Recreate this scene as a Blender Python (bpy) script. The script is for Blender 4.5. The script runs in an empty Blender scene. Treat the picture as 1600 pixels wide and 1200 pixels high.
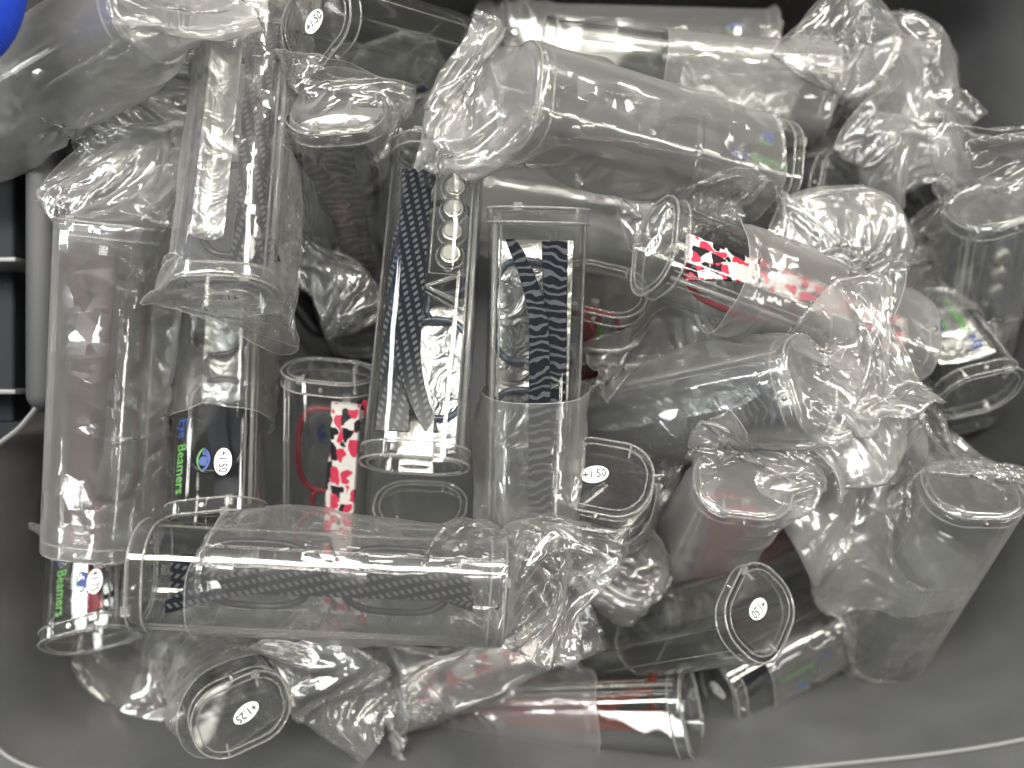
import bpy, bmesh, math, random
import numpy as np
from mathutils import Vector, Matrix, noise as mnoise

S = bpy.context.scene
COL = S.collection
# ------------------------------------------------------------------ camera, world, lamps, exposure
CAM_Z, FPX = 0.54, 1300.0
cam = bpy.data.objects.new('camera', bpy.data.cameras.new('camera'))
COL.objects.link(cam)
cam.location = (0, 0, CAM_Z)
cam.data.sensor_width = 36.0
cam.data.lens = 36.0 * FPX / 1600.0
cam.data.clip_start = 0.01
cam.data.clip_end = 20.0
cam.data.dof.use_dof = True
cam.data.dof.focus_distance = 0.385
cam.data.dof.aperture_fstop = cam.data.lens / 1000.0 / 0.0085
S.camera = cam
w = bpy.data.worlds.new('World'); S.world = w; w.use_nodes = True
bg = w.node_tree.nodes['Background']
bg.inputs[0].default_value = (0.92, 0.95, 1.0, 1); bg.inputs[1].default_value = 0.06
def area(name, loc, target, sx, sy, power, colr):
    l = bpy.data.lights.new(name, 'AREA'); l.shape = 'RECTANGLE'; l.size = sx; l.size_y = sy
    l.energy = power; l.color = colr
    o = bpy.data.objects.new(name, l); COL.objects.link(o); o.location = loc
    o.rotation_euler = (Vector(target) - Vector(loc)).to_track_quat('-Z', 'Y').to_euler()
for loc, sx, sy, pw, cl in (
        ((-0.25, 0.62, 1.75), 1.2, 0.38, 34, (1.0, 0.945, 0.85)),
        ((-1.30, 0.35, 1.85), 0.38, 1.2, 28, (0.98, 0.985, 0.98)),
        ((1.25, 0.75, 1.85), 0.38, 1.2, 23, (1.0, 0.94, 0.84)),
        ((1.05, 2.35, 1.95), 1.2, 0.34, 26, (1.0, 0.95, 0.86)),
        ((-2.30, 1.90, 1.95), 0.34, 1.2, 23, (0.99, 0.985, 0.97)),
        ((2.40, 1.60, 1.95), 0.34, 1.2, 23, (1.0, 0.95, 0.86)),
        ((-1.70, -1.30, 1.95), 1.2, 0.20, 12, (0.99, 0.985, 0.97)),
        ((-4.2, 0.9, 2.05), 0.30, 2.4, 36, (0.99, 0.985, 0.97)),  # unseen far lamp, added to draw streaks on the steep clear cases
        ((4.2, 0.2, 2.05), 0.30, 2.4, 30, (1.0, 0.95, 0.86)),  # added likewise on the opposite side
        ((0.2, 4.6, 2.05), 2.4, 0.30, 22, (1.0, 0.95, 0.86)),  # added likewise, far beyond the top wall
        ((1.60, -1.20, 1.95), 1.2, 0.20, 10, (1.0, 0.95, 0.86))):
    area('ceiling_and_added_lamp', loc, (0, 0, 0.1), sx, sy, pw*1.25, cl)
S.view_settings.view_transform = 'Standard'; S.view_settings.look = 'None'
S.view_settings.exposure = 0.0; S.view_settings.gamma = 1.0
S.cycles.max_bounces = 9; S.cycles.transparent_max_bounces = 64
S.cycles.transmission_bounces = 9; S.cycles.glossy_bounces = 3; S.cycles.diffuse_bounces = 2
S.cycles.caustics_reflective = False; S.cycles.caustics_refractive = True
S.cycles.blur_glossy = 0.3; S.cycles.sample_clamp_indirect = 4.0
S.cycles.use_denoising = True
S.cycles.use_adaptive_sampling = True; S.cycles.adaptive_threshold = 0.03; S.cycles.time_limit = 960

def P(px, py, z):
    d = CAM_Z - z
    return Vector(((px - 800) / FPX * d, (600 - py) / FPX * d, z))

# ------------------------------------------------------------------ materials
def new_mat(name):
    m = bpy.data.materials.new(name); m.use_nodes = True
    nt = m.node_tree; nt.nodes.clear()
    out = nt.nodes.new('ShaderNodeOutputMaterial')
    return m, nt, out
def N(nt, typ, **kw):
    n = nt.nodes.new(typ)
    for k, v in kw.items():
        if k.startswith('i_'):
            key = k[2:]
            n.inputs[int(key) if key.isdigit() else key].default_value = v
        else: setattr(n, k, v)
    return n
def L(nt, a, b): nt.links.new(a, b)
def math_n(nt, op, a, b=None):
    n = nt.nodes.new('ShaderNodeMath'); n.operation = op
    for i, v in enumerate((a, b)):
        if v is None: continue
        if isinstance(v, (int, float)): n.inputs[i].default_value = v
        else: L(nt, v, n.inputs[i])
    return n.outputs[0]
def bsdf(name, col, rough=0.5, metal=0.0, spec=0.5, coat=0.0):
    m, nt, out = new_mat(name)
    b = N(nt, 'ShaderNodeBsdfPrincipled')
    b.inputs['Base Color'].default_value = (*col, 1); b.inputs['Roughness'].default_value = rough
    b.inputs['Metallic'].default_value = metal; b.inputs['Specular IOR Level'].default_value = spec
    b.inputs['Coat Weight'].default_value = coat
    L(nt, b.outputs[0], out.inputs[0])
    return m, nt, b
def schlick(nt, f0, normal=None, power=5.0):
    lw = N(nt, 'ShaderNodeLayerWeight'); lw.inputs['Blend'].default_value = 0.5
    if normal is not None: L(nt, normal, lw.inputs['Normal'])
    p = math_n(nt, 'POWER', lw.outputs['Facing'], power)
    return math_n(nt, 'ADD', math_n(nt, 'MULTIPLY', p, 1 - f0), f0), lw.outputs['Facing']

def film_mat(name, haze, blur, f0=0.11, rough=0.06):
    m, nt, out = new_mat(name)
    tc = N(nt, 'ShaderNodeTexCoord'); geo = N(nt, 'ShaderNodeNewGeometry')
    at = N(nt, 'ShaderNodeAttribute', attribute_name='crumple'); fs = N(nt, 'ShaderNodeAttribute', attribute_name='film_space')
    n1 = N(nt, 'ShaderNodeTexNoise', i_Scale=42.0, i_Detail=2.0, i_Distortion=0.8)
    L(nt, fs.outputs['Vector'], n1.inputs['Vector'])
    def scaled(sock, k):
        v = N(nt, 'ShaderNodeVectorMath', operation='SCALE'); L(nt, sock, v.inputs[0])
        if isinstance(k, float): v.inputs['Scale'].default_value = k
        else: L(nt, k, v.inputs['Scale'])
        return v.outputs[0]
    def vadd(a, b_):
        v = N(nt, 'ShaderNodeVectorMath', operation='ADD'); L(nt, a, v.inputs[0]); L(nt, b_, v.inputs[1]); return v.outputs[0]
    base = vadd(fs.outputs['Vector'], scaled(n1.outputs['Color'], 0.006))
    # facets: every cell of the crumpled film is a small plane with a tilt of its own
    def facet(scale, stretch):
        mp = N(nt, 'ShaderNodeMapping'); mp.inputs['Scale'].default_value = stretch; mp.inputs['Rotation'].default_value = (0, 0, 0.6 + scale)
        L(nt, base, mp.inputs[0])
        v = N(nt, 'ShaderNodeTexVoronoi', feature='F1', i_Scale=scale); L(nt, mp.outputs[0], v.inputs['Vector'])
        c = N(nt, 'ShaderNodeVectorMath', operation='SUBTRACT'); L(nt, v.outputs['Color'], c.inputs[0]); c.inputs[1].default_value = (0.5, 0.5, 0.5)
        return c.outputs[0], v.outputs['Distance']
    f1, d1 = facet(52.0, (1.0, 0.45, 1.0)); f2, d2 = facet(200.0, (0.5, 1.0, 1.0)); f3, d3 = facet(48.0, (1.0, 0.13, 1.0))
    n2 = N(nt, 'ShaderNodeTexNoise', i_Scale=30.0, i_Detail=1.0); L(nt, fs.outputs['Vector'], n2.inputs['Vector'])
    mr = N(nt, 'ShaderNodeMapRange'); mr.inputs[1].default_value = 0.52; mr.inputs[2].default_value = 0.60; L(nt, n2.outputs[0], mr.inputs[0])
    n3 = N(nt, 'ShaderNodeTexNoise', i_Scale=24.0, i_Detail=1.0); L(nt, vadd(fs.outputs['Vector'], scaled(fs.outputs['Vector'], 0.37)), n3.inputs['Vector'])
    mr3 = N(nt, 'ShaderNodeMapRange'); mr3.inputs[1].default_value = 0.50; mr3.inputs[2].default_value = 0.62; L(nt, n3.outputs[0], mr3.inputs[0])
    k1 = math_n(nt, 'ADD', math_n(nt, 'MULTIPLY', at.outputs['Fac'], 0.62), math_n(nt, 'ADD', math_n(nt, 'MULTIPLY', mr.outputs[0], 0.20), 0.03))
    k2 = math_n(nt, 'ADD', math_n(nt, 'MULTIPLY', at.outputs['Fac'], 0.13), math_n(nt, 'ADD', math_n(nt, 'MULTIPLY', mr3.outputs[0], 0.34), 0.01))
    hb = N(nt, 'ShaderNodeBump', i_Strength=0.18, i_Distance=0.002)
    L(nt, math_n(nt, 'ADD', d1, n1.outputs[0]), hb.inputs['Height'])
    nn = vadd(vadd(vadd(hb.outputs[0], scaled(f1, k1)), scaled(f2, k2)), scaled(f3, 0.14))
    nz = N(nt, 'ShaderNodeVectorMath', operation='NORMALIZE'); L(nt, nn, nz.inputs[0]); nrm = nz.outputs[0]
    F, facing = schlick(nt, f0, nrm, 4.0)
    tr = N(nt, 'ShaderNodeBsdfTransparent'); tr.inputs[0].default_value = (0.97, 0.975, 0.975, 1)
    rf = N(nt, 'ShaderNodeBsdfRefraction', i_Roughness=0.28, i_IOR=1.12); rf.inputs[0].default_value = (0.97, 0.97, 0.965, 1)
    m1 = N(nt, 'ShaderNodeMixShader', i_0=blur); L(nt, tr.outputs[0], m1.inputs[1]); L(nt, rf.outputs[0], m1.inputs[2])
    df = N(nt, 'ShaderNodeBsdfDiffuse'); df.inputs[0].default_value = (0.80, 0.80, 0.785, 1)
    tl = N(nt, 'ShaderNodeBsdfTranslucent'); tl.inputs[0].default_value = (0.80, 0.80, 0.785, 1)
    L(nt, hb.outputs[0], df.inputs['Normal'])
    m2 = N(nt, 'ShaderNodeMixShader', i_0=0.4); L(nt, df.outputs[0], m2.inputs[1]); L(nt, tl.outputs[0], m2.inputs[2])
    hz = math_n(nt, 'ADD', math_n(nt, 'MULTIPLY', math_n(nt, 'POWER', facing, 3.0), 0.40), haze)
    m3 = N(nt, 'ShaderNodeMixShader'); L(nt, hz, m3.inputs[0]); L(nt, m1.outputs[0], m3.inputs[1]); L(nt, m2.outputs[0], m3.inputs[2])
    g1 = N(nt, 'ShaderNodeBsdfGlossy', i_Roughness=rough); g2 = N(nt, 'ShaderNodeBsdfGlossy', i_Roughness=0.32)
    L(nt, nrm, g1.inputs['Normal']); L(nt, nrm, g2.inputs['Normal'])
    gl = N(nt, 'ShaderNodeMixShader', i_0=0.38); L(nt, g1.outputs[0], gl.inputs[1]); L(nt, g2.outputs[0], gl.inputs[2])
    m4 = N(nt, 'ShaderNodeMixShader'); L(nt, F, m4.inputs[0]); L(nt, m3.outputs[0], m4.inputs[1]); L(nt, gl.outputs[0], m4.inputs[2])
    L(nt, m4.outputs[0], out.inputs[0])
    return m
FILM = [film_mat('frosted_film', 0.074, 0.24), film_mat('milky_film', 0.120, 0.36), film_mat('clear_film', 0.046, 0.12)]

def clear_mat(name, tint, f0, rough, haze=0.0):
    m, nt, out = new_mat(name)
    tc = N(nt, 'ShaderNodeTexCoord')
    n1 = N(nt, 'ShaderNodeTexNoise', i_Scale=26.0, i_Detail=1.0); L(nt, tc.outputs['Object'], n1.inputs['Vector'])
    b = N(nt, 'ShaderNodeBump', i_Strength=0.25, i_Distance=0.004); L(nt, n1.outputs[0], b.inputs['Height'])
    F, facing = schlick(nt, f0, b.outputs[0], 3.6)
    tr = N(nt, 'ShaderNodeBsdfTransparent'); tr.inputs[0].default_value = (*tint, 1)
    df = N(nt, 'ShaderNodeBsdfDiffuse'); df.inputs[0].default_value = (0.8, 0.8, 0.79, 1)
    m0 = N(nt, 'ShaderNodeMixShader', i_0=haze); L(nt, tr.outputs[0], m0.inputs[1]); L(nt, df.outputs[0], m0.inputs[2])
    gl = N(nt, 'ShaderNodeBsdfGlossy', i_Roughness=rough); L(nt, b.outputs[0], gl.inputs['Normal'])
    m1 = N(nt, 'ShaderNodeMixShader'); L(nt, F, m1.inputs[0]); L(nt, m0.outputs[0], m1.inputs[1]); L(nt, gl.outputs[0], m1.inputs[2])
    L(nt, m1.outputs[0], out.inputs[0])
    return m
ACRYL = clear_mat('clear_acrylic', (0.965, 0.97, 0.965), 0.06, 0.035, 0.004)
ACRYL_CAP = clear_mat('clear_cap_acrylic', (0.945, 0.95, 0.945), 0.08, 0.04, 0.02)
LENS = clear_mat('lens_plastic', (0.90, 0.92, 0.95), 0.09, 0.02, 0.0)
def glass_edge(fac, name):
    m, nt, out = new_mat(name)
    g = N(nt, 'ShaderNodeBsdfGlass', i_Roughness=0.03, i_IOR=1.49); g.inputs[0].default_value = (0.97, 0.98, 0.97, 1)
    d = N(nt, 'ShaderNodeBsdfDiffuse'); d.inputs[0].default_value = (0.82, 0.82, 0.80, 1)
    x = N(nt, 'ShaderNodeMixShader', i_0=fac); L(nt, g.outputs[0], x.inputs[1]); L(nt, d.outputs[0], x.inputs[2])
    L(nt, x.outputs[0], out.inputs[0]); return m
EDGE = glass_edge(0.12, 'acrylic_edge'); GLASS = glass_edge(0.012, 'thick_acrylic')  # white diffuse in EDGE paints in the light caught along acrylic edges
HEM = bsdf('film_edge', (0.4, 0.4, 0.39), 0.3)[0]
BROWN = bsdf('dark_red_plastic', (0.022, 0.004, 0.005), 0.4, 0.0, 0.15)[0]
BLACK = bsdf('black_frame_plastic', (0.012, 0.014, 0.02), 0.22)[0]
NAVY = bsdf('slate_frame_plastic', (0.05, 0.065, 0.09), 0.2)[0]
RED = bsdf('red_frame_plastic', (0.16, 0.008, 0.02), 0.3, 0.0, 0.25)[0]
ORANGE = bsdf('orange_frame_plastic', (0.085, 0.014, 0.006), 0.4, 0.0, 0.2)[0]
STEEL = bsdf('steel', (0.75, 0.74, 0.70), 0.22, 1.0)[0]
WHITE = bsdf('sticker_white', (0.8, 0.8, 0.78), 0.45)[0]
INK = bsdf('black_ink', (0.012, 0.012, 0.012), 0.5)[0]
GREEN = bsdf('green_ink', (0.045, 0.17, 0.025), 0.5)[0]
BLUE = bsdf('blue_ink', (0.010, 0.038, 0.17), 0.5)[0]
def foil_mat():
    m, nt, b = bsdf('silver_foil', (0.80, 0.80, 0.78), 0.34, 1.0)
    tc = N(nt, 'ShaderNodeTexCoord'); n = N(nt, 'ShaderNodeTexNoise', i_Scale=75.0, i_Detail=4.0, i_Distortion=1.0)
    L(nt, tc.outputs['Object'], n.inputs['Vector'])
    bp = N(nt, 'ShaderNodeBump', i_Strength=0.8, i_Distance=0.004); L(nt, n.outputs[0], bp.inputs['Height'])
    L(nt, bp.outputs[0], b.inputs['Normal']); return m
FOIL = foil_mat()
def cell_mat():
    m, nt, b = bsdf('button_cell_steel', (0.72, 0.71, 0.67), 0.28, 1.0)
    tc = N(nt, 'ShaderNodeTexCoord'); c = N(nt, 'ShaderNodeTexChecker', i_Scale=2200.0)
    L(nt, tc.outputs['Object'], c.inputs['Vector'])
    bp = N(nt, 'ShaderNodeBump', i_Strength=0.5, i_Distance=0.0004); L(nt, c.outputs['Fac'], bp.inputs['Height'])
    L(nt, bp.outputs[0], b.inputs['Normal']); return m
CELL = cell_mat()
def pattern(name, kind):
    m, nt, b = bsdf(name, (1, 1, 1), 0.16, 0.0, 0.16, 0.0)
    tc = N(nt, 'ShaderNodeTexCoord'); sp = N(nt, 'ShaderNodeSeparateXYZ'); L(nt, tc.outputs['Object'], sp.inputs[0])
    x, y = sp.outputs[0], sp.outputs[1]
    ramp = N(nt, 'ShaderNodeMixRGB')
    if kind == 'check':
        a = math_n(nt, 'FRACT', math_n(nt, 'MULTIPLY', math_n(nt, 'ADD', x, math_n(nt, 'MULTIPLY', y, 0.85)), 280.0))
        c = math_n(nt, 'FRACT', math_n(nt, 'MULTIPLY', math_n(nt, 'SUBTRACT', y, math_n(nt, 'MULTIPLY', x, 0.22)), 225.0))
        f = math_n(nt, 'MULTIPLY', math_n(nt, 'GREATER_THAN', a, 0.50), math_n(nt, 'GREATER_THAN', c, 0.50))
        ramp.inputs[1].default_value = (0.004, 0.006, 0.011, 1); ramp.inputs[2].default_value = (0.075, 0.08, 0.085, 1)
        L(nt, f, ramp.inputs[0])
    elif kind == 'stripe':
        n = N(nt, 'ShaderNodeTexNoise', i_Scale=120.0, i_Detail=1.0); L(nt, tc.outputs['Object'], n.inputs['Vector'])
        s = math_n(nt, 'ADD', math_n(nt, 'ADD', math_n(nt, 'MULTIPLY', x, 1500.0), math_n(nt, 'MULTIPLY', y, 330.0)), math_n(nt, 'MULTIPLY', n.outputs[0], 13.0))
        f = math_n(nt, 'GREATER_THAN', math_n(nt, 'SINE', s), 0.45)
        ramp.inputs[1].default_value = (0.004, 0.006, 0.011, 1); ramp.inputs[2].default_value = (0.075, 0.08, 0.09, 1)
        L(nt, f, ramp.inputs[0])
    else:
        n = N(nt, 'ShaderNodeTexNoise', i_Scale=170.0, i_Detail=1.0); L(nt, tc.outputs['Object'], n.inputs['Vector'])
        sc = N(nt, 'ShaderNodeVectorMath', operation='SCALE'); sc.inputs['Scale'].default_value = 0.009
        L(nt, n.outputs['Color'], sc.inputs[0])
        ad = N(nt, 'ShaderNodeVectorMath', operation='ADD'); L(nt, tc.outputs['Object'], ad.inputs[0]); L(nt, sc.outputs[0], ad.inputs[1])
        mp = N(nt, 'ShaderNodeMapping'); mp.inputs['Scale'].default_value = (0.75, 1.25, 0.0); mp.inputs['Rotation'].default_value = (0, 0, 0.5)
        L(nt, ad.outputs[0], mp.inputs[0])
        v = N(nt, 'ShaderNodeTexVoronoi', feature='F1', i_Scale=175.0); L(nt, mp.outputs[0], v.inputs['Vector'])
        sv = N(nt, 'ShaderNodeSeparateColor'); L(nt, v.outputs['Color'], sv.inputs[0])
        inside = math_n(nt, 'LESS_THAN', v.outputs['Distance'], 0.57)
        pick = math_n(nt, 'GREATER_THAN', sv.outputs[0], 0.42)
        blob = N(nt, 'ShaderNodeMixRGB'); blob.inputs[1].default_value = (0.014, 0.012, 0.015, 1); blob.inputs[2].default_value = (0.60, 0.040, 0.095, 1)
        L(nt, pick, blob.inputs[0])
        ramp.inputs[1].default_value = (0.74, 0.70, 0.68, 1); L(nt, blob.outputs[0], ramp.inputs[2]); L(nt, inside, ramp.inputs[0])
    L(nt, ramp.outputs[0], b.inputs['Base Color'])
    return m
CHECK = pattern('checked_temple', 'check'); STRIPE = pattern('striped_temple', 'stripe'); FLORAL = pattern('floral_temple', 'floral')
def tote_mat():
    m, nt, b = bsdf('grey_tote_plastic', (0.07, 0.074, 0.08), 0.42)
    tc = N(nt, 'ShaderNodeTexCoord')
    n = N(nt, 'ShaderNodeTexNoise', i_Scale=900.0, i_Detail=2.0); L(nt, tc.outputs['Object'], n.inputs['Vector'])
    n2 = N(nt, 'ShaderNodeTexNoise', i_Scale=22.0, i_Detail=5.0); L(nt, tc.outputs['Object'], n2.inputs['Vector'])
    bp = N(nt, 'ShaderNodeBump', i_Strength=0.14, i_Distance=0.0006); L(nt, n.outputs[0], bp.inputs['Height'])
    L(nt, bp.outputs[0], b.inputs['Normal'])
    cr = N(nt, 'ShaderNodeValToRGB'); cr.color_ramp.elements[0].color = (0.074, 0.077, 0.079, 1); cr.color_ramp.elements[1].color = (0.102, 0.105, 0.106, 1)
    cr.color_ramp.elements[0].position = 0.35; cr.color_ramp.elements[1].position = 0.75
    L(nt, n2.outputs[0], cr.inputs[0]); L(nt, cr.outputs[0], b.inputs['Base Color'])
    mr = N(nt, 'ShaderNodeMapRange'); mr.inputs[3].default_value = 0.36; mr.inputs[4].default_value = 0.52
    L(nt, n2.outputs[0], mr.inputs[0]); L(nt, mr.outputs[0], b.inputs['Roughness'])
    return m
TOTE = tote_mat()
RIMMAT = bsdf('pale_grey_rim_plastic', (0.042, 0.044, 0.046), 0.48, 0.0, 0.3)[0]
BEAD = bsdf('highlit_rim_edge_plastic', (0.12, 0.123, 0.122), 0.34)[0]  # lighter base colour paints the highlight line of rim bead and ribs
def cloth_mat():
    m, nt, b = bsdf('blue_ribbed_fabric', (0.008, 0.06, 0.62), 0.7)
    tc = N(nt, 'ShaderNodeTexCoord'); wv = N(nt, 'ShaderNodeTexWave', i_Scale=260.0, i_Distortion=2.0)
    wv.bands_direction = 'Y'
    L(nt, tc.outputs['Object'], wv.inputs['Vector'])
    bp = N(nt, 'ShaderNodeBump', i_Strength=0.5, i_Distance=0.0005); L(nt, wv.outputs['Fac'], bp.inputs['Height'])
    L(nt, bp.outputs[0], b.inputs['Normal']); return m
CLOTH = cloth_mat()

# ------------------------------------------------------------------ object helpers
def link(name, me, mat=None, parent=None, loc=None):
    o = bpy.data.objects.new(name, me); COL.objects.link(o)
    if mat is not None and me is not None and not me.materials: me.materials.append(mat)
    if parent is not None: o.parent = parent
    if loc is not None: o.location = loc
    return o
def tag(o, label, cat, group=None):
    o['label'] = label; o['category'] = cat
    if group: o['group'] = group
    return o
def empty(name, M, label, cat, group=None):
    o = bpy.data.objects.new(name, None); COL.objects.link(o); o.empty_display_size = 0.01
    o.matrix_world = M
    return tag(o, label, cat, group)
class MB:
    def __init__(s): s.v = []; s.f = []
    def add(s, vs, fs):
        b = len(s.v); s.v += [tuple(v) for v in vs]; s.f += [tuple(i + b for i in f) for f in fs]
    def loft(s, rings, closed=True, cap=False):
        b = len(s.v); n = len(rings[0])
        for r in rings: s.v += [tuple(v) for v in r]
        m = n if closed else n - 1
        for i in range(len(rings) - 1):
            for j in range(m):
                k = (j + 1) % n
                s.f.append((b + i*n + j, b + i*n + k, b + (i+1)*n + k, b + (i+1)*n + j))
        if cap:
            s.f.append(tuple(b + j for j in reversed(range(n))))
            e = b + (len(rings)-1)*n
            s.f.append(tuple(e + j for j in range(n)))
    def tube(s, pts, r, n=8, closed=False, rs=None):
        pts = [Vector(p) for p in pts]; m = len(pts); rings = []
        up = None
        for i, p in enumerate(pts):
            a = pts[(i-1) % m] if (closed or i > 0) else p
            c = pts[(i+1) % m] if (closed or i < m-1) else p
            t = (c - a).normalized()
            if up is None:
                up = Vector((0, 0, 1)) if abs(t.z) < 0.9 else Vector((0, 1, 0))
            u = (up - t * up.dot(t)).normalized(); v = t.cross(u); up = u
            rr = r if rs is None else rs[i]
            rings.append([p + u * (rr*math.cos(2*math.pi*k/n)) + v * (rr*math.sin(2*math.pi*k/n)) for k in range(n)])
        if closed: rings.append(rings[0])
        s.loft(rings, True, not closed)
    def box(s, c, d):
        cx, cy, cz = c; x, y, z = d[0]/2, d[1]/2, d[2]/2
        vs = [(cx+a*x, cy+b*y, cz+e*z) for a in (-1, 1) for b in (-1, 1) for e in (-1, 1)]
        s.add(vs, [(0,1,3,2), (4,6,7,5), (0,4,5,1), (2,3,7,6), (0,2,6,4), (1,5,7,3)])
    def mesh(s, name, smooth=True):
        me = bpy.data.meshes.new(name); me.from_pydata(s.v, [], s.f); me.validate()
        if smooth: me.polygons.foreach_set('use_smooth', [True]*len(me.polygons))
        me.update(); return me
def smooth_by_angle(me, ang=40):
    bm = bmesh.new(); bm.from_mesh(me); bmesh.ops.recalc_face_normals(bm, faces=bm.faces)
    for e in bm.edges:
        if len(e.link_faces) == 2 and e.calc_face_angle(0) > math.radians(ang): e.smooth = False
    for f in bm.faces: f.smooth = True
    bm.to_mesh(me); bm.free(); return me

# ------------------------------------------------------------------ the case section: a fat rounded oblong
CW, CD, CR, CL = 0.046, 0.036, 0.0158, 0.160
def section(grow=0.0, n=10):
    hw, hd, r = CW/2 + grow, CD/2 + grow, CR + grow
    pts = []
    for (cx, cy, a0) in ((hw-r, hd-r, 0), (-(hw-r), hd-r, 90), (-(hw-r), -(hd-r), 180), (hw-r, -(hd-r), 270)):
        for k in range(n+1):
            a = math.radians(a0 + 90*k/n); pts.append((cx + r*math.cos(a), cy + r*math.sin(a)))
    return pts
def ring(x, grow=0.0): return [Vector((x, y, z)) for y, z in section(grow)]
def wrap_y(s, grow=0.00025):
    """arc length s from the middle of the wide face -> (y, z) on the case's outside"""
    flat = CW/2 - CR; sg = 1 if s >= 0 else -1; s = abs(s)
    if s <= flat: return sg*s, CD/2 + grow
    a = min((s - flat) / CR, math.pi/2)
    return sg*(flat + (CR+grow)*math.sin(a)), CD/2 - CR + (CR+grow)*math.cos(a)

def build_case_meshes():
    M = {}
    b = MB(); b.loft([ring(-CL/2), ring(0), ring(CL/2)]); b.loft([ring(-CL/2+0.002, -0.0018), ring(0, -0.0018), ring(CL/2-0.002, -0.0018)]); M['shell'] = smooth_by_angle(b.mesh('case_shell'))
    b = MB(); b.loft([ring(-CL/2+0.001), ring(0), ring(CL/2-0.001), ring(CL/2-0.001, -0.0018), ring(0, -0.0018), ring(-CL/2+0.001, -0.0018), ring(-CL/2+0.001)]); M['thick'] = smooth_by_angle(b.mesh('thick_shell'))
    b = MB(); g = 0.0009
    b.loft([ring(CL/2-0.0065, g), ring(CL/2, g)])
    sec = section(g); n = len(sec); b.add([(CL/2, y, z) for y, z in sec], [tuple(range(n))])
    M['cap'] = smooth_by_angle(b.mesh('end_cap'))
    b = MB()
    b.tube([(CL/2, y, z) for y, z in section(g)], 0.00055, 8, True)
    b.tube([(CL/2-0.0065, y, z) for y, z in section(g)], 0.0005, 6, True)
    b.tube([(CL/2+0.0002, y, z) for y, z in section(-0.0022)], 0.00035, 6, True)
    M['rim'] = b.mesh('cap_rim')
    b = MB(); b.box((CL/2+0.0006, 0, 0), (0.0012, 0.0011, 0.0066)); M['tick'] = b.mesh('cap_tick', False)
    b = MB(); b.box((CL/2+0.0002, 0.0105, CD/2-0.0004), (0.0035, 0.0040, 0.0022))
    M['latch'] = b.mesh('cap_latch', False)
    b = MB()
    b.tube([(CL/2-0.0033, 0.0, CD/2+g-0.0003), (CL/2-0.0033, 0.0, CD/2+g+0.0010)], 0.0012, 12)
    b.tube([(CL/2-0.0033, 0.0, CD/2+g+0.0010), (CL/2-0.0033, 0.0, CD/2+g+0.0016)], 0.0007, 10)
    M['pin'] = smooth_by_angle(b.mesh('hinge_pin'))
    for nm, pts in (('rail', [(-0.021, 0.0068, 0.0004), (-0.0200, 0.0105, 0.0011), (-0.0176, 0.0131, 0.0005)]), ):
        b = MB()
        for y, z, r in pts: b.tube([(-CL/2+0.004, y, z), (0, y, z), (CL/2-0.004, y, z)], r, 7)
        M[nm] = b.mesh('seam_rail')
    b = MB(); b.tube([(-CL/2+0.007, 0.0225, 0.001), (0, 0.0225, 0.001), (CL/2-0.007, 0.0225, 0.001)], 0.0006, 7); M['rail2'] = b.mesh('seam_rail')
    b = MB(); b.tube([(-CL/2+0.007, 0, 0), (0, 0, 0), (CL/2-0.007, 0, 0)], 0.0006, 6); M['rib'] = b.mesh('wall_rib')
    b = MB(); b.tube(ring(0.012, -0.0030), 0.0007, 6, True); M['collar'] = b.mesh('inner_collar')
    b = MB()
    for k in range(28):
        a = 2*math.pi*k/28
        b.v.append((0, 0.0068*math.cos(a), 0.0043*math.sin(a)))
    for k in range(28):
        a = 2*math.pi*k/28
        b.v.append((0.0002, 0.0068*math.cos(a), 0.0043*math.sin(a)))
    b.f = [tuple(range(28, 56))] + [(k, (k+1) % 28, 28+(k+1) % 28, 28+k) for k in range(28)]
    M['sticker'] = b.mesh('sticker', False)
    return M
CM = build_case_meshes()
_txt = {}
def text_mesh(body, size, bold=0.0):
    key = (body, size, bold)
    if key in _txt: return _txt[key]
    cu = bpy.data.curves.new('print', 'FONT'); cu.body = body; cu.size = size; cu.resolution_u = 2
    cu.align_x = 'CENTER'; cu.align_y = 'CENTER'; cu.offset = bold
    o = bpy.data.objects.new('tmp', cu); COL.objects.link(o)
    dg = bpy.context.evaluated_depsgraph_get()
    me = bpy.data.meshes.new_from_object(o.evaluated_get(dg))
    bpy.data.objects.remove(o); bpy.data.curves.remove(cu)
    me.materials.clear(); _txt[key] = me; return me
def wrapped_text(body, size, x, s, mat, bold=0.0):
    me = text_mesh(body, size, bold).copy()
    for v in me.vertices:
        y, z = wrap_y(v.co.y + s); v.co = (v.co.x + x, y, z)
    me.materials.append(mat); return me
def logo_meshes(x, s):
    out = []
    def blob(pts, mat):
        b = MB()
        vs = []
        for (u, v) in pts:
            y, z = wrap_y(s + 0.78*v); vs.append((x + 0.78*u, y, z))
        b.add(vs, [tuple(range(len(vs)))]); me = b.mesh('mark', False); me.materials.append(mat); out.append(me)
    arc = lambda cx, cy, r, a0, a1, n: [(cx + r*math.cos(math.radians(a0+(a1-a0)*k/n)), cy + r*math.sin(math.radians(a0+(a1-a0)*k/n))) for k in range(n+1)]
    # blue eye sweep, pupil and green lash
    o1 = arc(0, -0.004, 0.0088, 150, 25, 12); o2 = arc(0.0004, -0.0062, 0.0088, 35, 140, 12); blob(o1 + o2, BLUE)
    blob(arc(0.001, 0.0004, 0.0030, 0, 330, 14), BLUE)
    blob(arc(-0.0042, 0.0012, 0.0016, 0, 330, 10), BLUE)
    g1 = arc(0, 0.0052, 0.0092, 215, 330, 12); g2 = arc(0.0006, 0.0064, 0.0092, 325, 222, 12); blob(g1 + g2, GREEN)
    return out
_print = {}
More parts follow.
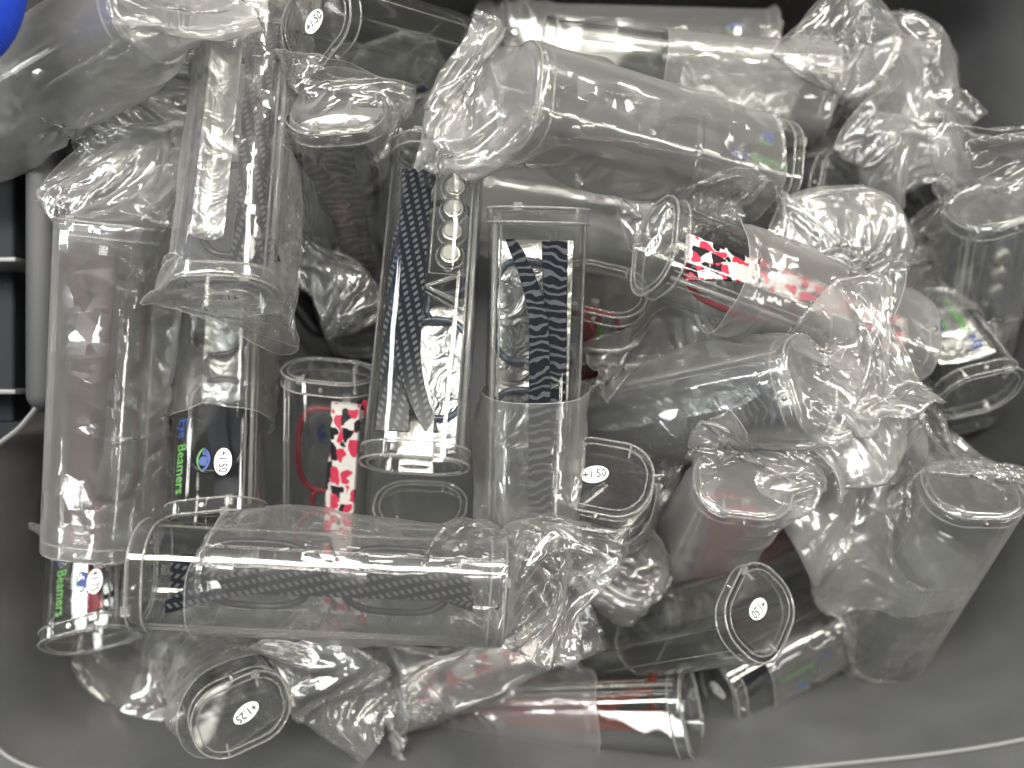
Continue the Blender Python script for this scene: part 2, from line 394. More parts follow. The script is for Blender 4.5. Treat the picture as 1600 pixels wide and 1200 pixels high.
def print_parts(x, s0=0.004):
    """the case print: eye mark, two-colour name, web address and telephone line, wrapped onto the wall"""
    key = (x, s0)
    if key not in _print:
        p = [('printed_mark', m) for m in logo_meshes(x + 0.004, s0 + 0.003)]
        p.append(('printed_name', wrapped_text('Eye', 0.0072, x - 0.0132, s0 - 0.0080, BLUE, 0.0001)))
        p.append(('printed_name', wrapped_text('Beamers', 0.0072, x + 0.0074, s0 - 0.0080, GREEN, 0.0001)))
        p.append(('printed_address', wrapped_text('www.eyebeamers.com', 0.0046, x, s0 - 0.0140, INK)))
        p.append(('printed_telephone', wrapped_text('1-877-738-7895', 0.0048, x, s0 - 0.0195, INK)))
        _print[key] = p
    return _print[key]

# ------------------------------------------------------------------ the cases: pixel and height of both ends in the photograph
# name: (A px, A py, A z, B px, B py, sign of climb from A to B, roll)
CASES = {}
def case_frame(A, B, roll):
    X = (B - A).normalized(); up = Vector((0, 0, 1))
    Z = up - X * up.dot(X)
    Z.normalize(); Y = Z.cross(X)
    R = Matrix.Rotation(math.radians(roll), 3, X); Z = R @ Z; Y = R @ Y
    c = (A + B) / 2
    return Matrix(((X.x, Y.x, Z.x, c.x), (X.y, Y.y, Z.y, c.y), (X.z, Y.z, Z.z, c.z), (0, 0, 0, 1)))
def place(key, ax, ay, az, bx, by, sg, roll=0):
    A = P(ax, ay, az); best = None
    for k in range(0, 260):
        z = az + sg * k * 0.001
        e = abs((P(bx, by, z) - A).length - CL)
        if best is None or e < best[0]: best = (e, z)
    B = A + (P(bx, by, best[1]) - A).normalized() * CL
    CASES[key] = (case_frame(A, B, roll), A, B)
place('c1', 648, 727, 0.172, 687, 240, -1, 4)
place('c2', 841, 327, 0.150, 826, 838, -1, -3)
place('c3', 222, 896, 0.172, 785, 924, -1, 6)
place('c4', 352, 462, 0.172, 394, 20, -1, 10)
place('c5', 524, 172, 0.142, 575, 520, -1, -12)
place('c6', 176, 352, 0.145, 150, 858, -1, 0)
place('c7', 338, 812, 0.128, 356, 372, -1, 0)
place('c8', 516, 580, 0.112, 506, 985, -1, 0)
place('c9', 657, 788, 0.110, 665, 1100, -1, 0)
place('c10', 141, 1000, 0.100, 152, 600, -1, 0)
place('c11', 378, 1116, 0.125, 285, 965, -1, 70)
place('c12', 612, 1075, 0.075, 960, 965, -1, 0)
place('c14', 1188, 956, 0.140, 905, 1016, -1, 80)
place('c15', 1080, 1112, 0.085, 690, 1120, -1, 0)
place('c16', 1122, 1078, 0.050, 1440, 905, -1, 28)
place('c17', 942, 744, 0.140, 962, 884, -1, 30)
place('c18', 1160, 757, 0.132, 1050, 965, -1, 0)
place('c19', 1258, 602, 0.150, 850, 676, -1, -8)
place('c20', 1022, 384, 0.152, 1420, 535, -1, -22)
place('c21', 1212, 262, 0.090, 812, 152, 1, 0)
place('c22', 845, 98, 0.075, 1300, 147, -1, 30)
place('c23', 795, 72, 0.030, 1208, 84, -1, 0)
place('c24', 1342, 95, 0.085, 1480, 330, -1, 0)
place('c25', 492, 34, 0.150, 800, 112, -1, 75)
place('c26', 1552, 322, 0.090, 1498, 640, -1, 0)
place('c27', 1530, 616, 0.090, 1330, 332, -1, 0)
place('c28', 1372, 1030, 0.020, 1520, 765, 1, 0)
place('c29', 1408, 795, 0.080, 1150, 640, -1, -20)
place('c30', 228, 15, 0.172, -120, 225, -1, 20)
place('c32', 1312, 300, 0.070, 1010, 325, -1, 0)
place('c33', 940, 450, 0.112, 890, 720, -1, 12)
place('c34', 655, 310, 0.055, 1060, 375, -1, 0)
place('c35', 450, 415, 0.035, 605, 640, -1, 0)
place('c36', 1010, 928, 0.060, 1300, 800, -1, 0)
place('c38', 285, 190, 0.085, 100, 500, -1, 0)
place('c40', 610, 95, 0.062, 720, 330, -1, 0)
place('c42', 1438, 238, 0.070, 1200, 175, -1, 0)
place('c39', 1120, 520, 0.030, 1350, 880, -1, 0)

# ------------------------------------------------------------------ grey tote
RIM_Z, FLOOR_Z = 0.110, -0.050
rim_px = [(-18, 720), (-45, 900), (-30, 1080), (0, 1165), (80, 1203), (300, 1240), (700, 1243), (1250, 1195), (1600, 1150), (1740, 1090),
          (1800, 950), (1810, 500), (1800, 0), (1740, -110), (1600, -150), (800, -150), (200, -130), (40, -90), (0, 0), (20, 140), (78, 235), (80, 400), (80, 600), (40, 665)]
def closed_curve(px, z, n=8):
    pts = [P(x, y, z) for x, y in px]; out = []
    m = len(pts)
    for i in range(m):
        p0, p1, p2, p3 = pts[i-1], pts[i], pts[(i+1) % m], pts[(i+2) % m]
        d1 = max((p2-p1).length, 1e-6)
        t1 = (p2-p0) * (d1 / max((p2-p1).length + (p1-p0).length, 1e-6)); t2 = (p3-p1) * (d1 / max((p3-p2).length + (p2-p1).length, 1e-6))
        for k in range(n):
            t = k/n; a, b = t*t, t*t*t
            out.append(p1*(2*b-3*a+1) + t1*(b-2*a+t) + p2*(-2*b+3*a) + t2*(b-a))
    return out
def build_tote():
    root = tag(bpy.data.objects.new('storage_tote', None), 'dark grey plastic storage tote holding all the bagged glasses cases', 'storage tote')
    COL.objects.link(root); root.location = (0, 0, FLOOR_Z); bpy.context.view_layer.update()
    rim = closed_curve(rim_px, RIM_Z); c = Vector((0.02, 0.01, 0))
    n = len(rim)
    nor = []
    for i in range(n):
        t = rim[(i+1) % n] - rim[i-1]; v = Vector((t.y, -t.x, 0)).normalized()
        nor.append(v if v.dot(rim[i] - c) > 0 else -v)
    def off(d, z):
        return [Vector((p.x + q.x*d, p.y + q.y*d, z - FLOOR_Z)) for p, q in zip(rim, nor)]
    def shrink(s, z, d=0.0):
        # walls lean in towards the floor; the jog of the handle fades out below
        out = []
        for p in rim:
            q = Vector((p.x - c.x, p.y - c.y, 0)); x, y = q.x*s, q.y*s
            out.append(Vector((x + c.x, y + c.y, z - FLOOR_Z)))
        return out
    rings = []
    for s, z in ((1.0, RIM_Z), (0.985, 0.085), (0.965, 0.05), (0.948, 0.015), (0.935, -0.015), (0.922, -0.034), (0.900, -0.045), (0.870, FLOOR_Z), (0.4, FLOOR_Z)):
        rings.append(shrink(s, z))
    b = MB(); b.loft(rings)
    base = len(b.v) - n; b.v.append((c.x, c.y, 0.0)); b.f += [(base + k, base + (k+1) % n, base + n) for k in range(n)]
    me = b.mesh('tote_body'); me.materials.append(TOTE); link('body', me, None, root)
    b = MB(); b.tube([p + Vector((q.x*0.0012, q.y*0.0012, 0.0006 - FLOOR_Z)) for p, q in zip(rim, nor)], 0.0015, 8, True)
    me = b.mesh('tote_bead'); me.materials.append(BEAD); link('rim_bead', me, None, root)
    b = MB(); b.loft([off(0.0, RIM_Z - 0.002), off(0.004, RIM_Z - 0.0035), off(0.030, RIM_Z - 0.006), off(0.034, RIM_Z - 0.010), off(0.034, RIM_Z-0.03)])
    b.f = [q for q in b.f if not any(b.v[k][0] < -0.15 and -0.075 < b.v[k][1] < 0.17 for k in q)]
    me = b.mesh('tote_flange'); me.materials.append(TOTE); link('rim_flange', me, None, root)
    # pale vertical bar at the left edge with the open cells of the hinge beside it
    def slab(name, px0, px1, y0, y1, z0, z1, mat, rad=0.0):
        a, d = P(px0, y1, z1), P(px1, y0, z1)
        b = MB(); b.box(((a.x+d.x)/2, (a.y+d.y)/2, (z0+z1)/2 - FLOOR_Z), (d.x-a.x, d.y-a.y, z1-z0))
        me = b.mesh(name, False)
        o = link(name, me, mat, root)
        if rad:
            mo = o.modifiers.new('Bevel', 'BEVEL'); mo.width = rad; mo.segments = 4
            me.polygons.foreach_set('use_smooth', [True]*len(me.polygons))
        return o
    slab('handle_bar', 30, 84, 60, 640, 0.085, 0.121, RIMMAT, 0.0075)
    slab('hinge_back', -160, 22, 40, 660, 0.060, 0.078, bsdf('navy_hinge_plastic', (0.018, 0.020, 0.024), 0.65, 0.0, 0.15)[0], 0.002)
    for y in (405, 612, 200): slab('hinge_rib', -160, 24, y - 4, y + 4, 0.078, 0.116, BEAD, 0.0006)
build_tote()

# ------------------------------------------------------------------ glasses and other contents
def superell(cx, cy, hw, hh, p=3.0, n=36):
    out = []
    for k in range(n):
        a = 2*math.pi*k/n; c, s = math.cos(a), math.sin(a)
        out.append((cx + hw*math.copysign(abs(c)**(2/p), c), cy + hh*math.copysign(abs(s)**(2/p), s)))
    return out
def glasses_meshes():
    G = {}
    b = MB(); b.tube([(x, y, 0.0) for x, y in superell(0, 0, 0.0245, 0.0150)], 0.0017, 8, True); G['frame_rim'] = b.mesh('frame_rim')
    b = MB(); pts = superell(0, 0, 0.024, 0.014); b.add([(x, y, 0.0) for x, y in pts], [tuple(range(len(pts)))]); G['lens'] = b.mesh('lens')
    b = MB(); b.tube([(-0.0075, 0.004, 0), (-0.004, 0.0065, 0.001), (0.004, 0.0065, 0.001), (0.0075, 0.004, 0)], 0.0016, 8); G['bridge'] = b.mesh('bridge')
    # temple: broad flat arm from the hinge (x = 0) to a bent ear tip (x = -0.132)
    def temple(wide):
        b = MB(); rows = []
        for k in range(25):
            t = k/24; x = -0.132*t
            wd = wide*(1 - 0.35*t) if t < 0.72 else wide*(0.748 - 0.9*(t-0.72))
            y = 0.0 if t < 0.70 else -0.25*(t-0.70)*0.132*(0.4 + (t-0.70)*3)
            z = 0.0014*math.sin(math.pi*t); h = wd/2; e = 0.0011
            if t > 0.96: h *= 0.75
            rows.append([(x, y+h*0.92, z-e), (x, y+h, z), (x, y+h*0.92, z+e), (x, y, z+e*1.15), (x, y-h*0.92, z+e), (x, y-h, z), (x, y-h*0.92, z-e), (x, y, z-e)])
        b.loft(rows, True, True); return smooth_by_angle(b.mesh('temple'), 50)
    G['wide'] = temple(0.0155); G['mid'] = temple(0.0125)
    b = MB(); b.box((0, 0, 0), (0.006, 0.004, 0.003)); G['hinge'] = b.mesh('hinge', False)
    return G
GM = glasses_meshes()
_matd = {}
def with_mat(me, mat):
    k = (me.name, mat.name)
    if k not in _matd:
        c = me.copy(); c.materials.clear(); c.materials.append(mat); _matd[k] = c
    return _matd[k]
def glasses(case, label, pat, frame, wide='wide', ly=0.0, ty=(0.004, -0.002), tz=0.006, lz=-0.007, flip=1, dx=0.0, tilt=0.0, mirror=1, second=True):
    M = CASES[case][0] @ Matrix.Translation((dx, 0, 0))
    if flip < 0: M = M @ Matrix.Rotation(math.pi, 4, 'Z')
    if mirror < 0: M = M @ Matrix.Rotation(math.pi, 4, 'X')
    r = empty('reading_glasses', M, label, 'glasses', 'reading glasses packed in the clear cases')
    for sx in (-1, 1):
        link('frame_rim', with_mat(GM['frame_rim'], frame), None, r, (sx*0.0315, ly, lz))
        link('lens', with_mat(GM['lens'], LENS), None, r, (sx*0.0315, ly, lz))
    link('bridge', with_mat(GM['bridge'], frame), None, r, (0, ly, lz))
    for k in (0, 1) if second else (0,):
        t = link('temple', with_mat(GM[wide], pat), None, r, (0.0655, ty[0], tz) if k == 0 else (-0.0655, ty[1], tz - 0.004))
        t.rotation_euler = (0, 0, (0.0 if k == 0 else math.pi) + tilt*(1 if k == 0 else 1))
        if k == 1: t.scale = (1, -1, 1)
        hp = link('hinge', with_mat(GM['hinge'], STEEL), None, t, (0.0015, 0, -0.002))
    return r
def foil_card(case, label, x0, x1, y0=-0.017, y1=0.017, z=-0.011, curve=0.004, mirror=1):
    M = CASES[case][0]
    if mirror < 0: M = M @ Matrix.Rotation(math.pi, 4, 'X')
    b = MB(); rows = []
    for i in range(13):
        x = x0 + (x1-x0)*i/12; row = []
        for j in range(9):
            t = j/8; y = y0 + (y1-y0)*t
            row.append((x, y, z + curve*(2*t-1)**2 + 0.0006*math.sin(37*x*9 + 5*t)))
        rows.append(row)
    b.loft(rows, False); me = b.mesh('foil_card'); me.materials.append(FOIL)
    o = link('foil_card', me); o.matrix_world = M
    so = o.modifiers.new('Solidify', 'SOLIDIFY'); so.thickness = 0.0003
    tag(o, label, 'foil card', 'foil cards inside the clear cases')
def battery_pack(case, label, xs, y, z):
    M = CASES[case][0]
    r = empty('battery_pack', M @ Matrix.Translation((sum(xs)/len(xs), y, z)), label, 'battery pack', 'blister packs of button cells')
    m = sum(xs)/len(xs); ln = abs(xs[-1]-xs[0]) + 0.018
    b = MB(); b.box((0, 0, 0), (ln, 0.0185, 0.0004))
    for x in xs:
        prof = [(0.0066, 0.0003), (0.0060, 0.0008), (0.0056, 0.0048), (0.0050, 0.0055), (0.0, 0.0056)]
        b.loft([[(x-m + q*math.cos(2*math.pi*k/24), q*math.sin(2*math.pi*k/24), h) for k in range(24)] for q, h in prof])
    me = smooth_by_angle(b.mesh('blister_tray')); me.materials.append(ACRYL); link('blister_tray', me, None, r)
    b = MB()
    for x in xs: b.tube([(x-m + 0.0066*math.cos(2*math.pi*k/24), 0.0066*math.sin(2*math.pi*k/24), 0.0006) for k in range(24)], 0.0004, 6, True)
    b.tube([(-ln/2, -0.0092, 0), (ln/2, -0.0092, 0), (ln/2, 0.0092, 0), (-ln/2, 0.0092, 0)], 0.0006, 6, True)
    me = b.mesh('blister_edge'); me.materials.append(EDGE); link('blister_edge', me, None, r)
    b = MB(); prof = [(0.0, 0.0), (0.0046, 0.0), (0.0049, 0.0004), (0.0049, 0.0028), (0.0046, 0.0032), (0.0040, 0.0033), (0.0038, 0.0042), (0.0035, 0.0045), (0.0, 0.0045)]
    b.loft([[(q*math.cos(2*math.pi*k/28), q*math.sin(2*math.pi*k/28), h) for k in range(28)] for q, h in prof])
    cell = smooth_by_angle(b.mesh('button_cell'), 30); cell.materials.append(CELL)
    for x in xs: link('button_cell', cell, None, r, (x-m, 0, 0.0004))

def build_case(key, label, pins=(1, 1), prints=(), stickers=(), clip=None, spot=None, thick=False):
    r = empty('glasses_case', CASES[key][0], label, 'glasses case', 'clear plastic glasses cases in the tote')
    if thick: link('shell', CM['thick'], GLASS, r)
    else: link('shell', CM['shell'], ACRYL, r)
    link('seam_rail', CM['rail'], EDGE, r); link('seam_rail', CM['rail2'], EDGE, r)
    if thick:
        for sy in (-1, 1):
            link('wall_rib', CM['rib'], EDGE, r, (0, sy*0.0185, CD/2-0.0062)); link('wall_rib', CM['rib'], EDGE, r, (0, sy*0.0185, -CD/2+0.0062))
        link('inner_collar', CM['collar'], EDGE, r)
    for sg, nm in ((-1, 'A'), (1, 'B')):
        c = link('end_cap', CM['cap'], ACRYL_CAP, r)
        if sg < 0: c.rotation_euler = (0, 0, math.pi)
        link('cap_rim', CM['rim'], EDGE, c); link('cap_latch', CM['latch'], EDGE, c); link('cap_tick', CM['tick'], EDGE, c, (0, 0.0105, CD/2-0.0036)); link('cap_tick', CM['tick'], EDGE, c, (0, -0.0105, -CD/2+0.0036))
        if pins[0 if sg < 0 else 1]:
            p = link('hinge_pin', CM['pin'], STEEL, c)
        for (end, txt, oy, oz, ang) in stickers:
            if end == nm:
                s = link('sticker', CM['sticker'], WHITE, c, (CL/2 + 0.0004, oy, oz)); s.rotation_euler = (math.radians(ang), 0, 0)
                # text mesh lies in its own xy plane: turn it to face along +x of the cap
                me = text_mesh(txt, 0.0060, 0.00012).copy()
                for v in me.vertices: v.co = (0.00035, v.co.x*0.82, v.co.y)
                me.materials.append(INK)
                t = link('sticker_text', me, None, c, (CL/2 + 0.0004, oy, oz)); t.rotation_euler = (math.radians(ang), 0, 0)
    for (x, s0, sx, face) in prints:      # sx = -1 turns the print end for end, face = -1 puts it on the far wall
        for nm, me in print_parts(x if sx > 0 else -x, s0):
            o = link(nm, me, None, r)
            o.rotation_euler = (math.pi if face < 0 else 0, 0, math.pi if sx < 0 else 0)
    if spot is not None:
        x, y, txt = spot
        s = link('sticker', CM['sticker'], WHITE, r, (x, y, CD/2 + 0.0003)); s.rotation_euler = Matrix(((0, 1, 0), (0, 0, 1), (1, 0, 0))).to_euler()
        me = text_mesh(txt, 0.0060, 0.00012).copy()
        for v in me.vertices: v.co = (-v.co.x*0.82, -v.co.y, 0.0004)
        me.materials.append(INK); link('sticker_text', me, None, r, (x, y, CD/2 + 0.0003))
    if clip is not None:
        x, y = clip; b = MB()
        b.tube([(x-0.006, y-0.011, 0.004), (x+0.001, y+0.0075, 0.006), (x+0.010, y-0.011, 0.004)], 0.0016, 8)
        b.tube([(x-0.009, y-0.011, 0.001), (x+0.001, y+0.0100, 0.003), (x+0.013, y-0.011, 0.001)], 0.0009, 8)
        me = b.mesh('inner_clip'); me.materials.append(EDGE); link('inner_clip', me, None, r)
    return r

# ------------------------------------------------------------------ bags: a film tube relaxed as an inextensible sheet over the cases
rng = np.random.RandomState(7)
INV = {k: np.array(v[0].inverted()) for k, v in CASES.items()}
FWD = {k: np.array(v[0]) for k, v in CASES.items()}
MID = {k: np.array(v[0].translation) for k, v in CASES.items()}
def push_out(Q, key, gap):
    M = INV[key]; F = FWD[key]
    q = Q @ M[:3, :3].T + M[:3, 3]
    r = CR; hy = CW/2 - r; hz = CD/2 - r
    dy = q[:, 1] - np.clip(q[:, 1], -hy, hy); dz = q[:, 2] - np.clip(q[:, 2], -hz, hz)
    d = np.sqrt(dy*dy + dz*dz); R = r + gap; HX = CL/2 + gap
    ins = (d < R) & (np.abs(q[:, 0]) < HX)
    if not ins.any(): return Q
    rad = R - d; ax = HX - np.abs(q[:, 0])
    use_ax = ins & (ax < rad)
    use_r = ins & ~use_ax
    q[use_ax, 0] = np.sign(q[use_ax, 0]) * HX
    dd = np.maximum(d[use_r], 1e-6)
    deg = d[use_r] < 1e-5
    ny = np.where(deg, 0, dy[use_r]/dd); nz = np.where(deg, np.where(q[use_r, 2] >= 0, 1, -1), dz[use_r]/dd)
    q[use_r, 1] += ny*rad[use_r]; q[use_r, 2] += nz*rad[use_r]
    return q @ F[:3, :3].T + F[:3, 3]
def smooth_noise(Q, amp, seed, waves=((0.06, 0.9), (0.030, 0.7), (0.016, 0.6), (0.009, 0.35))):
    r = np.random.RandomState(seed); out = np.zeros_like(Q)
    for wl, a in waves:
        for _ in range(3):
            k = r.normal(size=3); k = k/np.linalg.norm(k)*2*np.pi/wl
            d = r.normal(size=3); d /= np.linalg.norm(d)
            out += a*np.sin(Q @ k + r.uniform(0, 6.28))[:, None]*d
    return out*amp[:, None]
BAG_H = 0.0019
def make_bag(case, label, f0=0.0, f1=1.0, M=None, E=None, W=0.072, slack=1.3, amp=0.004, seed=1, film=0, iters=170, fall=0.00010, tight=1.09, pts=None):
    """f0, f1: where the tube starts and ends along the case (0..1); M, E: points (px, py, z) it runs on to beyond either end"""
    ctrl = []; sl = []
    if pts is not None:                       # a loose bag end with no case inside it
        ctrl = [P(*p) for p in pts]; sl = [slack]*(len(pts)-1); A, B = ctrl[0], ctrl[-1]
        mw = case_frame(A, B, 0)
    else:
        mw, A, B = CASES[case]
        if M is not None: ctrl.append(P(*M)); sl.append(slack); ctrl.append(A - (B-A).normalized()*0.004)
        else: ctrl.append(A + (B-A)*f0)
        sl.append(1.0)
        if E is not None: ctrl.append(B + (B-A).normalized()*0.004); sl.append(slack); ctrl.append(P(*E))
        else: ctrl.append(A + (B-A)*f1)
    rows_c = []; rows_on = []
    for i in range(len(ctrl)-1):
        p, q = ctrl[i], ctrl[i+1]; ln = (q-p).length*(sl[i] if sl[i] != 1.0 else tight); m = max(2, int(round(ln/BAG_H)))
        for k in range(m):
            rows_c.append(np.array(p + (q-p)*(k/m))); rows_on.append(1.0 if sl[i] == 1.0 else 0.0)
    rows_c.append(np.array(ctrl[-1])); rows_on.append(rows_on[-1])
    C = np.array(rows_c); on = np.array(rows_on); nu = len(C)
    for _ in range(6):
        C[1:-1] = 0.25*C[:-2] + 0.5*C[1:-1] + 0.25*C[2:]
        on[1:-1] = 0.25*on[:-2] + 0.5*on[1:-1] + 0.25*on[2:]
    T = np.gradient(C, axis=0); T /= np.linalg.norm(T, axis=1)[:, None] + 1e-9
    Y0 = np.array([mw[0][1], mw[1][1], mw[2][1]])
    Y = Y0[None, :] - T*(T @ Y0)[:, None]; Y /= np.linalg.norm(Y, axis=1)[:, None]
    Zv = np.cross(T, Y)
    nv = int(round(2*W/BAG_H)); nv += nv % 2
    per = nv*BAG_H
    Q = np.zeros((nu, nv, 3))
    for i in range(nu):
        b = (CD/2 + 0.0018)*on[i] + (0.0024 if pts is not None else 0.0032)*(1-on[i])
        if i > nu-6 and E is not None: b *= max(0.12, (nu-1-i)/6)
        a = (per - 2*math.pi*b)/4 + b
        s = np.arange(nv)*BAG_H; fl = a-b
        y = np.zeros(nv); z = np.zeros(nv)
        segs = [2*fl, math.pi*b, 2*fl, math.pi*b]
        for j in range(nv):
            u = s[j]
            if u < segs[0]: y[j], z[j] = fl - u, b
            elif u < segs[0]+segs[1]:
                t = (u-segs[0])/b; y[j], z[j] = -fl - b*math.sin(t), b*math.cos(t)
            elif u < segs[0]+segs[1]+segs[2]: y[j], z[j] = -fl + (u-segs[0]-segs[1]), -b
            else:
                t = (u-segs[0]-segs[1]-segs[2])/b; y[j], z[j] = fl + b*math.sin(t), -b*math.cos(t)
        Q[i] = C[i] + y[:, None]*Y[i] + z[:, None]*Zv[i]
    flat = Q.reshape(-1, 3)
    ampv = np.repeat(amp*(1-on) + 0.0036*on, nv)
    if M is None: ampv = ampv + 0.004*np.repeat(np.exp(-np.arange(nu)/7.0), nv)
    flat = flat + smooth_noise(flat, ampv, seed*13+1)
    Q = flat.reshape(nu, nv, 3)
    lo = flat.min(0) - 0.02; hi = flat.max(0) + 0.02
    near = [k for k in CASES if k != case and np.all(MID[k] > lo - 0.085) and np.all(MID[k] < hi + 0.085)]
    dg = BAG_H*math.sqrt(2)
    def con(a, b, l, k=1.0):
        d = b - a; n = np.sqrt((d*d).sum(-1, keepdims=True)) + 1e-9
        c = d*(0.5*k*(n-l)/n)
        return a + c, b - c
    for it in range(iters):
        if it < iters*0.6: Q[:, :, 2] -= fall
        if it % 2 == 0:
            sm = 0.03 if it < iters*0.3 else 0.003
            lap = 0.5*(np.roll(Q, 1, 1) + np.roll(Q, -1, 1)) - Q
            lap[1:-1] += 0.5*(Q[:-2] + Q[2:]) - Q[1:-1]
            Q = Q + sm*lap
        for p in (0, 1):
            m = (nu - p)//2
            a, b = con(Q[p:p+2*m:2], Q[p+1:p+1+2*m:2], BAG_H); Q[p:p+2*m:2] = a; Q[p+1:p+1+2*m:2] = b
            R = np.roll(Q, -p, 1)
            a, b = con(R[:, 0::2], R[:, 1::2], BAG_H); R[:, 0::2] = a; R[:, 1::2] = b
            Q = np.roll(R, p, 1)
            u, v = Q[p:p+2*m:2].copy(), np.roll(Q[p+1:p+1+2*m:2], -1, 1)
            a, b = con(u, v, dg, 0.7); Q[p:p+2*m:2] = a; Q[p+1:p+1+2*m:2] = np.roll(b, 1, 1)
            u, v = Q[p:p+2*m:2].copy(), np.roll(Q[p+1:p+1+2*m:2], 1, 1)
            a, b = con(u, v, dg, 0.7); Q[p:p+2*m:2] = a; Q[p+1:p+1+2*m:2] = np.roll(b, -1, 1)
        if it % 3 == 0 or it > iters-4:
            F = Q.reshape(-1, 3)
            if case is not None: F = push_out(F, case, 0.0016)
            for k in near: F = push_out(F, k, 0.0016)
            F[:, 2] = np.maximum(F[:, 2], FLOOR_Z + 0.003)
            Q = F.reshape(nu, nv, 3)
    me = bpy.data.meshes.new('plastic_bag')
    idx = np.arange(nu*nv).reshape(nu, nv)
    a = idx[:-1]; b = idx[1:]
    quads = np.stack([a, np.roll(a, -1, 1), np.roll(b, -1, 1), b], -1).reshape(-1, 4)
    ctr = Q.reshape(-1, 3).mean(0)
    V = Q.reshape(-1, 3) - ctr
    me.vertices.add(len(V)); me.vertices.foreach_set('co', V.astype(np.float32).ravel())
    me.loops.add(quads.size); me.loops.foreach_set('vertex_index', quads.astype(np.int32).ravel())
    me.polygons.add(len(quads)); me.polygons.foreach_set('loop_start', np.arange(0, quads.size, 4, dtype=np.int32))
    me.polygons.foreach_set('use_smooth', np.ones(len(quads), dtype=bool))
    me.update(calc_edges=True); me.validate()
    me.materials.append(FILM[film])
    o = link('plastic_bag', me, None, None, tuple(ctr))
    fv = np.zeros((nu, nv, 3)); fv[:, :, 0] = np.arange(nu)[:, None]*BAG_H; fv[:, :, 1] = np.arange(nv)[None, :]*BAG_H; fv[:, :, 2] = seed*0.37
    at = me.attributes.new('film_space', 'FLOAT_VECTOR', 'POINT'); at.data.foreach_set('vector', fv.reshape(-1).astype(np.float32))
    mb = MB(); mb.tube([tuple(v) for v in (Q[0] - ctr)], 0.00012, 4, True); em = mb.mesh('mouth_edge'); em.materials.append(HEM); link('mouth_edge', em, None, o)
    at = me.attributes.new('crumple', 'FLOAT', 'POINT'); at.data.foreach_set('value', np.repeat((1-on)*(0.40 if pts is not None else 1.0), nv).astype(np.float32))
    return tag(o, label, 'plastic bag', 'frosted plastic bags round the glasses cases')

# ------------------------------------------------------------------ the pile
# -- cases
build_case('c1', 'bare clear glasses case in the centre showing four button cells', stickers=(('A', '+1.50', 0.0, 0.0, 0),), clip=(0.003, -0.006))
build_case('c2', 'clear glasses case right of the centre one, its lower half bagged', prints=((-0.035, 0.002, 1, -1),), clip=(0.0, 0.006))
build_case('c3', 'clear glasses case lying horizontally across the lower left, nearest the camera', )
build_case('c4', 'clear glasses case at upper left tilting its end cap up, checked temple inside', stickers=(('A', '+1.50', 0.0, 0.0, 180),))
build_case('c5', 'clear glasses case sloping down between the upper left case and centre')
build_case('c6', 'clear glasses case at the far left with dark red glasses inside')
build_case('c7', 'clear glasses case at left with +1.50 sticker on the lens', prints=((-0.050, -0.004, -1, 1),), spot=(-0.056, -0.009, '+1.50'))
build_case('c8', 'bare clear glasses case holding pink floral glasses left of centre', prints=((-0.04, 0.004, 1, -1),))
build_case('c9', 'clear glasses case under the centre case, only its end showing')
build_case('c10', 'clear glasses case at lower left with printed name and +1.75 sticker', prints=((-0.050, 0.002, -1, 1),), spot=(-0.056, -0.0125, '+1.75'))
build_case('c11', 'clear glasses case at bottom left facing the camera end on, +1.25 sticker', stickers=(('A', '+1.25', 0.002, 0.0, 200),))
build_case('c12', 'clear glasses case lying diagonally below the horizontal case')
build_case('c14', 'empty bare glasses case at lower right with +1.50 sticker on its cap', stickers=(('A', '+1.50', 0.0, 0.002, 165),), thick=True)
build_case('c15', 'clear glasses case on the bottom edge with orange red frames inside')
build_case('c16', 'dark clear glasses case at lower right lying against the tote wall', prints=((-0.03, 0.004, -1, 1),), stickers=(('A', '+1.75', 0.0, 0.0, 100),))
build_case('c17', 'clear glasses case right of centre with frosted end and +1.50 sticker', stickers=(('A', '+1.50', 0.004, 0.0, 200),))
build_case('c18', 'clear glasses case at lower right with all red frames inside')
build_case('c19', 'clear glasses case lying across the middle right with a silver card')
build_case('c20', 'clear glasses case with +1.25 cap and pink floral glasses at right', stickers=(('A', '+1.25', 0.0, 0.0, 100),))
build_case('c21', 'clear glasses case at upper right of centre, printed name near its right end', prints=((-0.05, 0.003, -1, 1),))
build_case('c22', 'clear glasses case along the top with its left half bare')
build_case('c23', 'blurred glasses case lying deepest along the top wall', prints=((0.05, 0.004, 1, 1),))
build_case('c24', 'clear glasses case at top right showing a dark temple behind its cap')
build_case('c25', 'bare empty glasses case at top with +1.50 sticker on its cap', prints=((0.01, -0.002, 1, 1),), stickers=(('A', '+1.50', 0.0, 0.0, 178),), thick=True)
build_case('c26', 'clear glasses case at the right edge with two button cells')
build_case('c27', 'clear glasses case at right leaning to the wall, crumpled foil inside', prints=((-0.045, 0.004, 1, 1),))
build_case('c28', 'empty clear glasses case standing in the lower right corner')
build_case('c29', 'clear glasses case at lower right behind the hanging bag')
build_case('c30', 'clear glasses case at the top left corner under the blue fabric')
build_case('c32', 'clear glasses case below the upper right case, round white spot on its cap')
build_case('c33', 'clear glasses case just right of centre with green and black print', prints=((-0.055, 0.004, -1, 1),))
build_case('c34', 'clear glasses case half hidden behind the top of the centre case')
build_case('c35', 'clear glasses case in the dark gap left of centre')
build_case('c36', 'clear glasses case with red glasses under the lower right bags')
build_case('c38', 'clear glasses case under the crumpled bag at upper left')
build_case('c40', 'clear glasses case in shadow between the sloping case and upper crumple')
build_case('c42', 'clear glasses case at upper right with a dark red glint in its end')
glasses('c42', 'dark red reading glasses in the upper right case by the wall', RED, RED, 'mid')
build_case('c39', 'clear glasses case deep in the pile at middle right')
